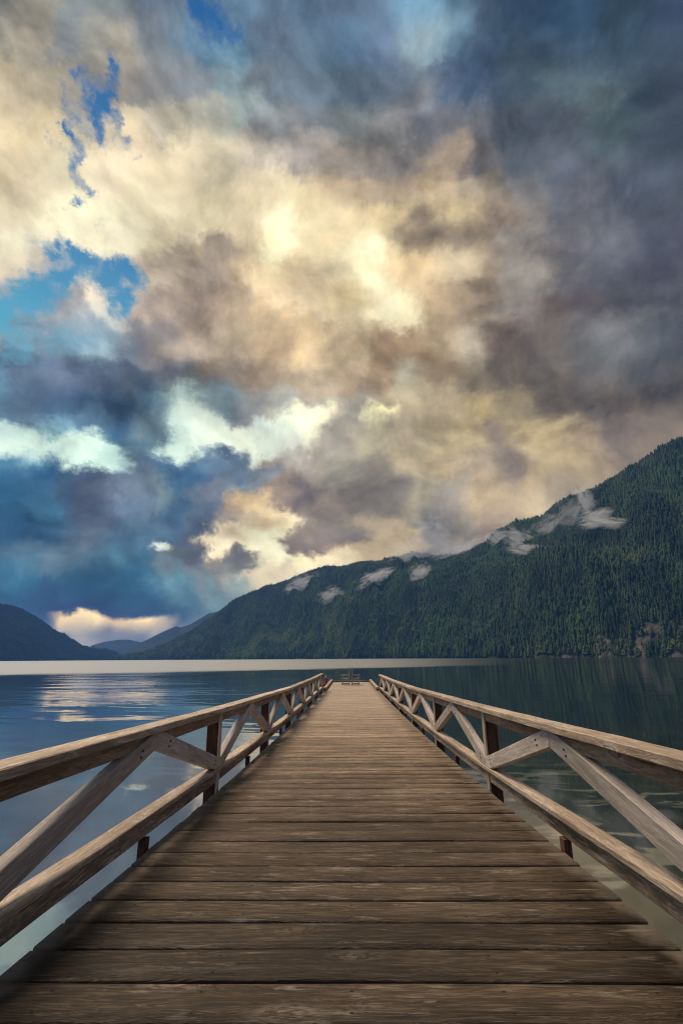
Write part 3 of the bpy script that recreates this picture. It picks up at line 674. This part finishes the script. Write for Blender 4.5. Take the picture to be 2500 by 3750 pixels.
def brace(name, x0, x1, pa, pb, w, ylo, yhi, zlo, zhi, mat, parent):
    """diagonal board in the Y-Z plane, its ends cut to the rails; zlo / zhi are lines (slope, offset)"""
    d = Vector((pb[0] - pa[0], pb[1] - pa[1])); L = d.length; d.normalize(); nrm_ = Vector((-d.y, d.x)) * w / 2
    A = Vector(pa) - d * .5; B = Vector(pb) + d * .5
    poly = [tuple(A + nrm_), tuple(A - nrm_), tuple(B - nrm_), tuple(B + nrm_)]
    poly = clip(poly, 1, 0, yhi); poly = clip(poly, -1, 0, -ylo)
    poly = clip(poly, -zhi[0], 1, zhi[1]); poly = clip(poly, zlo[0], -1, -zlo[1])
    c = Vector((sum(p[0] for p in poly) / len(poly), sum(p[1] for p in poly) / len(poly)))
    bm = bmesh.new()
    loc = [((p[0] - c.x) * d.x + (p[1] - c.y) * d.y, -(p[0] - c.x) * d.y + (p[1] - c.y) * d.x) for p in poly]
    h = (x1 - x0) / 2
    fa = [bm.verts.new((u, -h, v)) for u, v in loc]; fb = [bm.verts.new((u, h, v)) for u, v in loc]
    bm.faces.new(fa); bm.faces.new(fb[::-1])
    for i in range(len(fa)): bm.faces.new((fa[i], fb[i], fb[(i + 1) % len(fa)], fa[(i + 1) % len(fa)]))
    bmesh.ops.recalc_face_normals(bm, faces=bm.faces)
    bmesh.ops.bevel(bm, geom=list(bm.edges), offset=.004, segments=1, affect='EDGES')
    me = bpy.data.meshes.new(name); bm.to_mesh(me); bm.free()
    o = put(name, me, mat, parent)
    # local X along the board, local Z across it, local Y along world -X
    ex = Vector((0, d.x, d.y)); ez = Vector((0, -d.y, d.x)); ey = ez.cross(ex)
    o.matrix_world = Matrix.Translation(Vector(((x0 + x1) / 2, c.x, c.y)) - parent.location) @ Matrix((ex, ey, ez)).transposed().to_4x4()
    return o

BAY = 2.36 * HW; N1 = 4.06 * HW
nodes = [1.93 - BAY * 2, 1.93 - BAY, 1.93] + [N1 + BAY * k for k in range(0, 7)]           # last node is the far end of the railings
RAILH = .80; 
M_bolt, tb_, bb_ = material('rusty_bolt'); bb_.inputs['Base Color'].default_value = (.035, .022, .016, 1); bb_.inputs['Metallic'].default_value = .6; bb_.inputs['Roughness'].default_value = .6
tb_.l.new(tb_.mix(tb_.noise(tb_.node('ShaderNodeTexCoord').outputs['Object'], 160., 3.), (.02, .016, .014), (.08, .035, .018)), bb_.inputs['Base Color'])
def bolt(x, y, z, parent):
    bm = bmesh.new(); bmesh.ops.create_cone(bm, cap_ends=True, segments=6, radius1=.0085, radius2=.0075, depth=.007)
    bmesh.ops.create_cone(bm, cap_ends=True, segments=12, radius1=.014, radius2=.0135, depth=.002, matrix=Matrix.Translation((0, 0, -.0042)))
    me = bpy.data.meshes.new('bolt'); bm.to_mesh(me); bm.free()
    o = put('bolt', me, M_bolt, parent); o.rotation_euler = (0, R(-90) if x > 0 else R(90), R(0)); o.location = Vector((x, y, z)) - parent.location
def build_railing(sx, label, endlift):
    rt = empty('railing', (sx * 1.46, nodes[0], dz(nodes[0])), label=label, category='railing', group='timber railings along the pier')
    e = lambda y: endlift * max(0, y / nodes[-1]) ** 2
    nr = lambda y: -.038 * min(1., max(0., (5.7 - y) / 3.6))
    zt = lambda y: dz(y) + RAILH + e(y) + nr(y)                 # top of the handrail
    zb = lambda y: dz(y) + .205 + e(y) * .4             # top of the bottom rail
    X = lambda v: sx * v
    # handrail boards, two bays each
    k = 0
    starts = [0, 1, 2, 3, 5, 7, 9]
    for a, b_ in zip(starts, starts[1:]):
        ya, yb = nodes[a] + .004 , nodes[b_] - .004
        if b_ == 9: yb += .10
        mid = (ya + yb) / 2
        for (p, q_) in ((ya, yb),):
            timber('handrail', (X(1.475), p, zt(p) - .026), (X(1.475), q_, zt(q_) - .026), .158, .050, M_rail, rt, .005, .002)
    for k in range(len(nodes) - 1):
        y0, y1 = nodes[k], nodes[k + 1]; ym = (y0 + y1) / 2
        s0, s1 = y0 + .048, y1 - .048
        timber('top_beam', (X(1.487), s0, zt(s0) - .054 - .045), (X(1.487), s1, zt(s1) - .054 - .045), .075, .090, M_beam, rt)
        timber('bottom_rail', (X(1.487), s0, zb(s0) - .038 - .052), (X(1.487), s1, zb(s1) - .038 - .052), .080, .104, M_chord, rt)
        timber('bottom_rail_cap', (X(1.474), y0 + .003, zb(y0) - .018), (X(1.474), y1 - .003, zb(y1) - .018), .124, .036, M_rail, rt, .004, .0015)
        slt = (zt(y1) - zt(y0)) / (y1 - y0); slb = (zb(y1) - zb(y0)) / (y1 - y0)
        hi = (slt, zt(y0) - .0535 - slt * y0); lo = (slb, zb(y0) + .001 - slb * y0)
        xa, xb = (1.424, 1.500) if sx > 0 else (-1.500, -1.424)
        zm = zt(ym) - .10
        brace('brace', xa, xb, (y0 + .03, zb(y0) + .03), (ym - .045, zm), .125, y0 + .002, ym - .001, lo, hi, M_brace, rt)
        brace('brace', xa, xb, (y1 - .03, zb(y1) + .03), (ym + .045, zm), .125, ym + .001, y1 - .002, lo, hi, M_brace, rt)
        if 1 < k < 6:
            for f in (.10, .88):
                for side in (-.022, .022):
                    for (ya, yb) in ((y0 + .03, ym - .045), (y1 - .03, ym + .045)):
                        zz0, zz1 = zb(ya) + .03, zm
                        bolt(sx * (1.424 - .003), ya + (yb - ya) * f + side * .5, zz0 + (zz1 - zz0) * f + side * .8, rt)
        # short block carrying the bottom rail half-way
        timber('spacer_block', (X(1.452), ym, dz(ym) - .30), (X(1.452), ym, zb(ym) - .143), .052, .075, M_post, rt)
    for k, yn in enumerate(nodes):
        timber('post', (X(1.512), yn, dz(yn) - .32), (X(1.520), yn, zt(yn) - .054), .114, .090, M_post, rt)
        st_ = timber('post_facing', (X(1.444), yn, dz(yn) - .26), (X(1.444), yn, zt(yn) - .055), .018, .092, M_rail, rt, .003)
    return rt
build_railing(-1, 'left timber railing of cross-braced bays, a red lifebuoy at its far end', .04)
build_railing(1, 'right timber railing of cross-braced bays, paler, beside the dark green water', -.03)

# kerb timbers round the open end
RE = nodes[-1]
zE = dz(RE)
for sx in (-1, 1):
    timber('kerb_timber', (sx * 1.34, RE + .12, zE + .115), (sx * 1.34, DECK_END - .02, zE + .115), .15, .10, M_rail, pier, .01, .003)
    for yy in (RE + .3, RE + 3.0, RE + 6.0, DECK_END - .3):
        timber('kerb_block', (sx * 1.34, yy - .12, zE + .034), (sx * 1.34, yy + .12, zE + .034), .13, .062, M_dark, pier)
timber('kerb_timber', (-1.26, DECK_END - .10, zE + .065), (1.26, DECK_END - .10, zE + .065), .14, .07, M_chord, pier, .01, .003)
for sx in (-.9, 0, .9):
    timber('kerb_block', (sx - .1, DECK_END - .10, zE + .014), (sx + .1, DECK_END - .10, zE + .014), .12, .026, M_dark, pier)
# underframe: edge beams, centre beam and piles
for xx in (-1.28, 0, 1.28):
    ys = [-3.2] + nodes[1:] + [DECK_END - .05]
    for a, b_ in zip(ys, ys[1:]):
        timber('stringer', (xx, a, dz(a) - .046 - .11), (xx, b_ - .004, dz(b_) - .046 - .11), .10, .21, M_dark, pier)
def pile(x, y, top):
    bm = bmesh.new(); bmesh.ops.create_cone(bm, cap_ends=True, segments=18, radius1=.15, radius2=.13, depth=top + 3.)
    for v in bm.verts: v.co.x += .01 * math.sin(v.co.z * 3)
    me = bpy.data.meshes.new('pile'); bm.to_mesh(me); bm.free()
    o = put('pile', me, M_dark, pier); o.location = (x, y, (top - 3.) / 2)
for yn in nodes[1:] + [DECK_END - .6]:
    for xx in (-1.05, 1.05): pile(xx, yn, dz(yn) - .46)
    timber('cross_beam', (-1.4, yn, dz(yn) - .36), (1.4, yn, dz(yn) - .36), .16, .19, M_dark, pier)

# ------------------------------------------------------------------ chairs
def chair(label, x, y, sgn):
    """tall-backed timber chair; the sitter looks along local +X"""
    t = empty('garden_chair', (x, y, zE + .002), label=label, category='chair', group='pair of back to back chairs')
    mats = []
    def tb(name, p0, p1, w, h, **k):
        a = Vector(p0) * 1; b_ = Vector(p1) * 1
        a.x *= sgn; b_.x *= sgn
        o = timber(name, Vector(a) , Vector(b_), w, h, M_chair, None, .004, .001)
        o.parent = t; return o
    hw = .30
    for s_ in (-1, 1):
        tb('leg', (.47, s_ * hw, 0), (.44, s_ * hw, .545), .06, .075)
        tb('back_post', (.045, s_ * (hw - .0), 0), (.045, s_ * (hw - .0), 1.0), .05, .075)
        tb('armrest', (-.0 + .085, s_ * (hw + .01), .563), (.54, s_ * (hw + .01), .563), .11, .032)
        tb('seat_rail', (.09, s_ * (hw - .045), .315), (.43, s_ * (hw - .045), .335), .03, .075)
        tb('stretcher', (.085, s_ * hw, .06), (.44, s_ * hw, .06), .03, .04)
    for k in range(5):
        xx = .12 + k * .095
        tb('seat_slat', (xx, -hw - .0 + .05, .375 + .004 * k), (xx, hw - .05, .375 + .004 * k), .08, .022)
    for k in range(5):
        yy = -.215 + k * .1075
        tb('back_slat', (.062, yy, .40), (.062, yy, .96 + .03 * (2 - abs(k - 2))), .022 + .06, .022)
    for zz in (.48, .86): tb('back_rail', (.028, -.27, zz), (.028, .27, zz), .03, .06)
    tb('front_rail', (.5, -hw + .04, .33), (.5, hw - .04, .33), .03, .07)
    return t
CY = 22.4 * HW
chair('tall-backed wooden chair facing left over the water', -.03 - .045, CY, -1)
chair('tall-backed wooden chair facing right over the water', -.03 + .045, CY, 1)

# ------------------------------------------------------------------ lifebuoy
def torus_arc(name, Rr, r, a0, a1, mat, parent, seg=40, sides=14):
    bm = bmesh.new(); rows = []; full = abs(a1 - a0 - 2 * math.pi) < 1e-4
    n = seg if full else seg + 1
    for i in range(n):
        a = a0 + (a1 - a0) * i / seg
        rows.append([bm.verts.new(((Rr + r * math.cos(b)) * math.cos(a), .8 * r * math.sin(b), (Rr + r * math.cos(b)) * math.sin(a))) for b in [2 * math.pi * j / sides for j in range(sides)]])
    for i in range(n if full else n - 1):
        r0_, r1_ = rows[i], rows[(i + 1) % n]
        for j in range(sides): bm.faces.new((r0_[j], r0_[(j + 1) % sides], r1_[(j + 1) % sides], r1_[j]))
    bmesh.ops.recalc_face_normals(bm, faces=bm.faces)
    for f in bm.faces: f.smooth = True
    me = bpy.data.meshes.new(name); bm.to_mesh(me); bm.free()
    return put(name, me, mat, parent)
def paint(name, c, rough=.45):
    m, t, b = material(name)
    n = t.noise(t.node('ShaderNodeTexCoord').outputs['Object'], 18., 5., .6)
    t.l.new(t.mix(t.mr(n, .4, .75, 0., .5), c, tuple(v * .6 for v in c)), b.inputs['Base Color']); b.inputs['Roughness'].default_value = rough
    return m
M_red = paint('red_buoy_shell', (.36, .025, .015)); M_white = paint('white_buoy_band', (.7, .68, .62)); M_rope = paint('rope', (.45, .40, .30), .9)
lb = empty('lifebuoy', (-1.47, RE + .13, zE + .50), label='red lifebuoy with white bands hung on the far end of the left railing', category='lifebuoy')
torus_arc('ring', .235, .058, 0, 2 * math.pi, M_red, lb)
for k in range(4):
    a = R(45 + 90 * k); torus_arc('white_band', .235, .0605, a - .2, a + .2, M_white, lb, 8)
    torus_arc('grab_rope', .305, .007, R(90 * k) - .52, R(90 * k) + .52, M_rope, lb, 10, 6)
timber('hanger', (-1.47, RE + .055, zE + .735), (-1.47, RE + .15, zE + .735), .025, .02, M_dark, None).parent = lb
lb.children[-1].location -= lb.location

# ------------------------------------------------------------------ render settings
S.view_settings.view_transform = 'Standard'; S.view_settings.look = 'None'; S.view_settings.exposure = 0; S.view_settings.gamma = 1
S.render.engine = 'CYCLES'
cy = S.cycles
cy.use_denoising = True; cy.denoiser = 'OPENIMAGEDENOISE'; cy.denoising_input_passes = 'RGB_ALBEDO_NORMAL'; cy.denoising_prefilter = 'ACCURATE'
cy.max_bounces = 5; cy.diffuse_bounces = 2; cy.glossy_bounces = 3; cy.transmission_bounces = 2; cy.volume_bounces = 1; cy.transparent_max_bounces = 6
cy.pixel_filter_type = 'BLACKMAN_HARRIS'; cy.filter_width = 1.15
cy.use_adaptive_sampling = True; cy.adaptive_threshold = .015
cy.caustics_reflective = False; cy.caustics_refractive = False
cy.sample_clamp_indirect = 4
